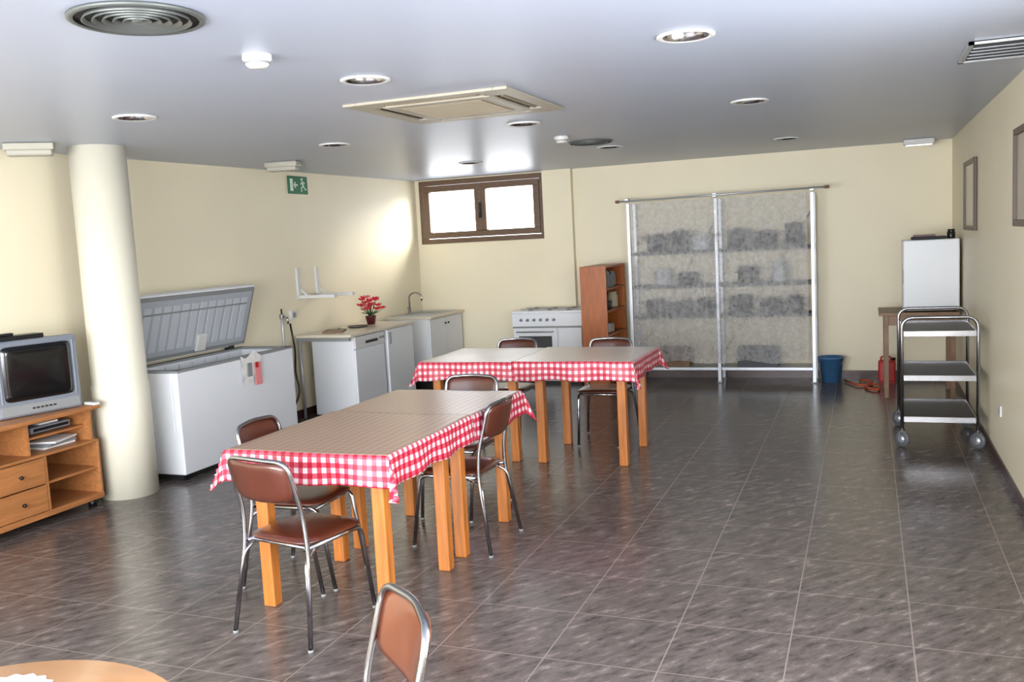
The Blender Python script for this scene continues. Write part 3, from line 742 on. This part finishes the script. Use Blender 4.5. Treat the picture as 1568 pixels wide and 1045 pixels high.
tx0, tx1, ty0, ty1, tz = .10, .84, 9.93, 10.62, .87
b.bb((tx0, ty0, tz - .03), (tx1, ty1, tz), M_woodtab, .004)
for x in (tx0 + .07, tx1 - .06):
    for y in (ty0 + .06, ty1 - .06): b.bb((x - .022, y - .022, 0), (x + .022, y + .022, tz - .03), M_woodtab, .003)
b.bb((tx0 + .07, ty0 + .05, tz - .13), (tx1 - .06, ty0 + .07, tz - .03), M_woodtab); b.bb((tx0 + .06, ty0 + .06, tz - .13), (tx0 + .08, ty1 - .06, tz - .03), M_woodtab)
b.done()
b = B('mini_fridge')
b.bb((.33, 10.03, tz + .015), (.84, 10.52, 1.585), M_white, .01); b.bb((.33, 9.98, tz + .015), (.84, 10.025, 1.585), M_white, .012)
b.bb((.325, 9.985, 1.15), (.332, 10.02, 1.3), M_grey)
for x in (.37, .80):
    for y in (10.05, 10.48): b.lathe([(0, 0), (.015, 0), (.015, .016), (0, .016)], M_black, loc=(x, y, tz), seg=10)
b.done()
b = B('black_tray', (.57, 10.15, 1.586)); b.box((0, 0, .014), (.32, .2, .026), M_dark, bevel=.006); b.box((-.04, 0, .036), (.2, .12, .02), M_pot, bevel=.004)
b.done()
b = B('coffee_jar', (.775, 10.15, 1.586)); b.lathe([(0, 0), (.035, 0), (.038, .01), (.038, .06), (.03, .07), (.033, .075), (.033, .09), (0, .09)], M_black, seg=20); b.done()
b = B('serving_trolley')
ax0, ax1, ay0, ay1 = .245, .785, 7.80, 8.62
for y in (ay0, ay1):
    b.tube(fillet([(ax0, y, .13), (ax0, y, 1.03), (ax1, y, 1.03), (ax1, y, .13)], .09, 8), .0135, M_chrome, seg=12)
for z in (.91, .56, .23):
    b.bb((ax0 + .008, ay0 + .005, z - .012), (ax1 - .008, ay1 - .005, z), M_tray)
    for sx in (ax0 + .012, ax1 - .012): b.bb((sx - .004, ay0, z - .03), (sx + .004, ay1, z + .015), M_chrome, .002)
    for sy in (ay0 + .004, ay1 - .004): b.bb((ax0 + .01, sy - .004, z - .03), (ax1 - .01, sy + .004, z + .015), M_chrome, .002)
for x in (ax0, ax1):
    for y in (ay0, ay1):
        b.lathe([(0, 0), (.016, 0), (.016, .03), (0, .03)], M_steel, loc=(x, y, .12), seg=12)
        b.box((x - .022, y, .095), (.004, .04, .07), M_steel); b.box((x + .022, y, .095), (.004, .04, .07), M_steel); b.box((x, y, .128), (.048, .05, .006), M_steel)
        ro = (0, math.pi / 2, .9)
        b.lathe([(0, -.016), (.045, -.016), (.062, -.012), (.065, 0), (.062, .012), (.045, .016), (0, .016)], M_rubber, loc=(x, y, .065), rot=ro, seg=24)
        b.lathe([(0, -.018), (.03, -.018), (.03, .018), (0, .018)], M_alu, loc=(x, y, .065), rot=ro, seg=18)
b.done()
for ya, yb_, za, zb in ((8.76, 9.66, 1.67, 2.29), (5.55, 6.5, 1.72, 2.31)):
    b = B('framed_picture', (XR - .002, (ya + yb_) / 2, (za + zb) / 2)); hw = (yb_ - ya) / 2; hh = (zb - za) / 2
    b.box((-.01, 0, 0), (.012, 2 * hw - .04, 2 * hh - .04), M_pic)
    for s_ in (-1, 1):
        b.box((-.014, s_ * (hw - .02), 0), (.028, .04, 2 * hh), M_picdark, bevel=.004); b.box((-.014, 0, s_ * (hh - .02)), (.028, 2 * hw - .08, .04), M_picdark, bevel=.004)
    b.done()
b = B('wall_socket', (XR - .006, 7.2, .42)); b.box((0, 0, 0), (.012, .08, .08), M_whitem, bevel=.003); b.lathe([(0, 0), (.022, 0), (.022, .003), (0, .003)], M_grey, loc=(-.006, 0, 0), rot=(0, -math.pi / 2, 0), seg=16); b.done()

# ---------------------------------------------------------------- lights
w = bpy.data.worlds.new('World'); sc.world = w; w.use_nodes = True
bg = w.node_tree.nodes['Background']; bg.inputs[0].default_value = (0.93, 0.96, 1.0, 1); bg.inputs[1].default_value = 3.8
sd = bpy.data.lights.new('sun', 'SUN'); sd.energy = 6; sd.angle = math.radians(34); sd.color = (1, .95, .85)
so = bpy.data.objects.new('sun', sd); sc.collection.objects.link(so)
so.rotation_euler = Vector((-1, -.9, -.5)).to_track_quat('-Z', 'Y').to_euler()
def area(name, loc, dirv, sx, sy, e, col):
    ad = bpy.data.lights.new(name, 'AREA'); ad.shape = 'RECTANGLE'; ad.size = sx; ad.size_y = sy; ad.energy = e; ad.color = col
    ao = bpy.data.objects.new(name, ad); sc.collection.objects.link(ao)
    ao.location = loc; ao.rotation_euler = Vector(dirv).to_track_quat('-Z', 'Z').to_euler()
area('rear_window_daylight', (-2.6, YF + .02, 1.45), (0, 1, 0), 5.6, 1.8, 240, (.93, .96, 1))
area('added_side_fill', (XR + .03, 2.2, 1.65), (-1, .25, 0), 3.6, 1.25, 110, (.95, .97, 1))  # added fill lamp, unseen, brightens the left wall and table sides

# ---------------------------------------------------------------- camera
cam = bpy.data.cameras.new('camera'); cam.sensor_width = 36; cam.lens = 36 * 1440 / 1600; cam.clip_start = .05
co = bpy.data.objects.new('camera', cam); sc.collection.objects.link(co)
r = Vector((0.9327, 0.3570, -0.0517)); bk = Vector((0.3606, -0.9262, 0.1096))
r.normalize(); bk = (bk - r * bk.dot(r)).normalized(); u = bk.cross(r)
mm = Matrix((r, u, bk)).transposed().to_4x4(); mm.translation = (0, 0, 1.8)
co.matrix_world = mm
sc.camera = co
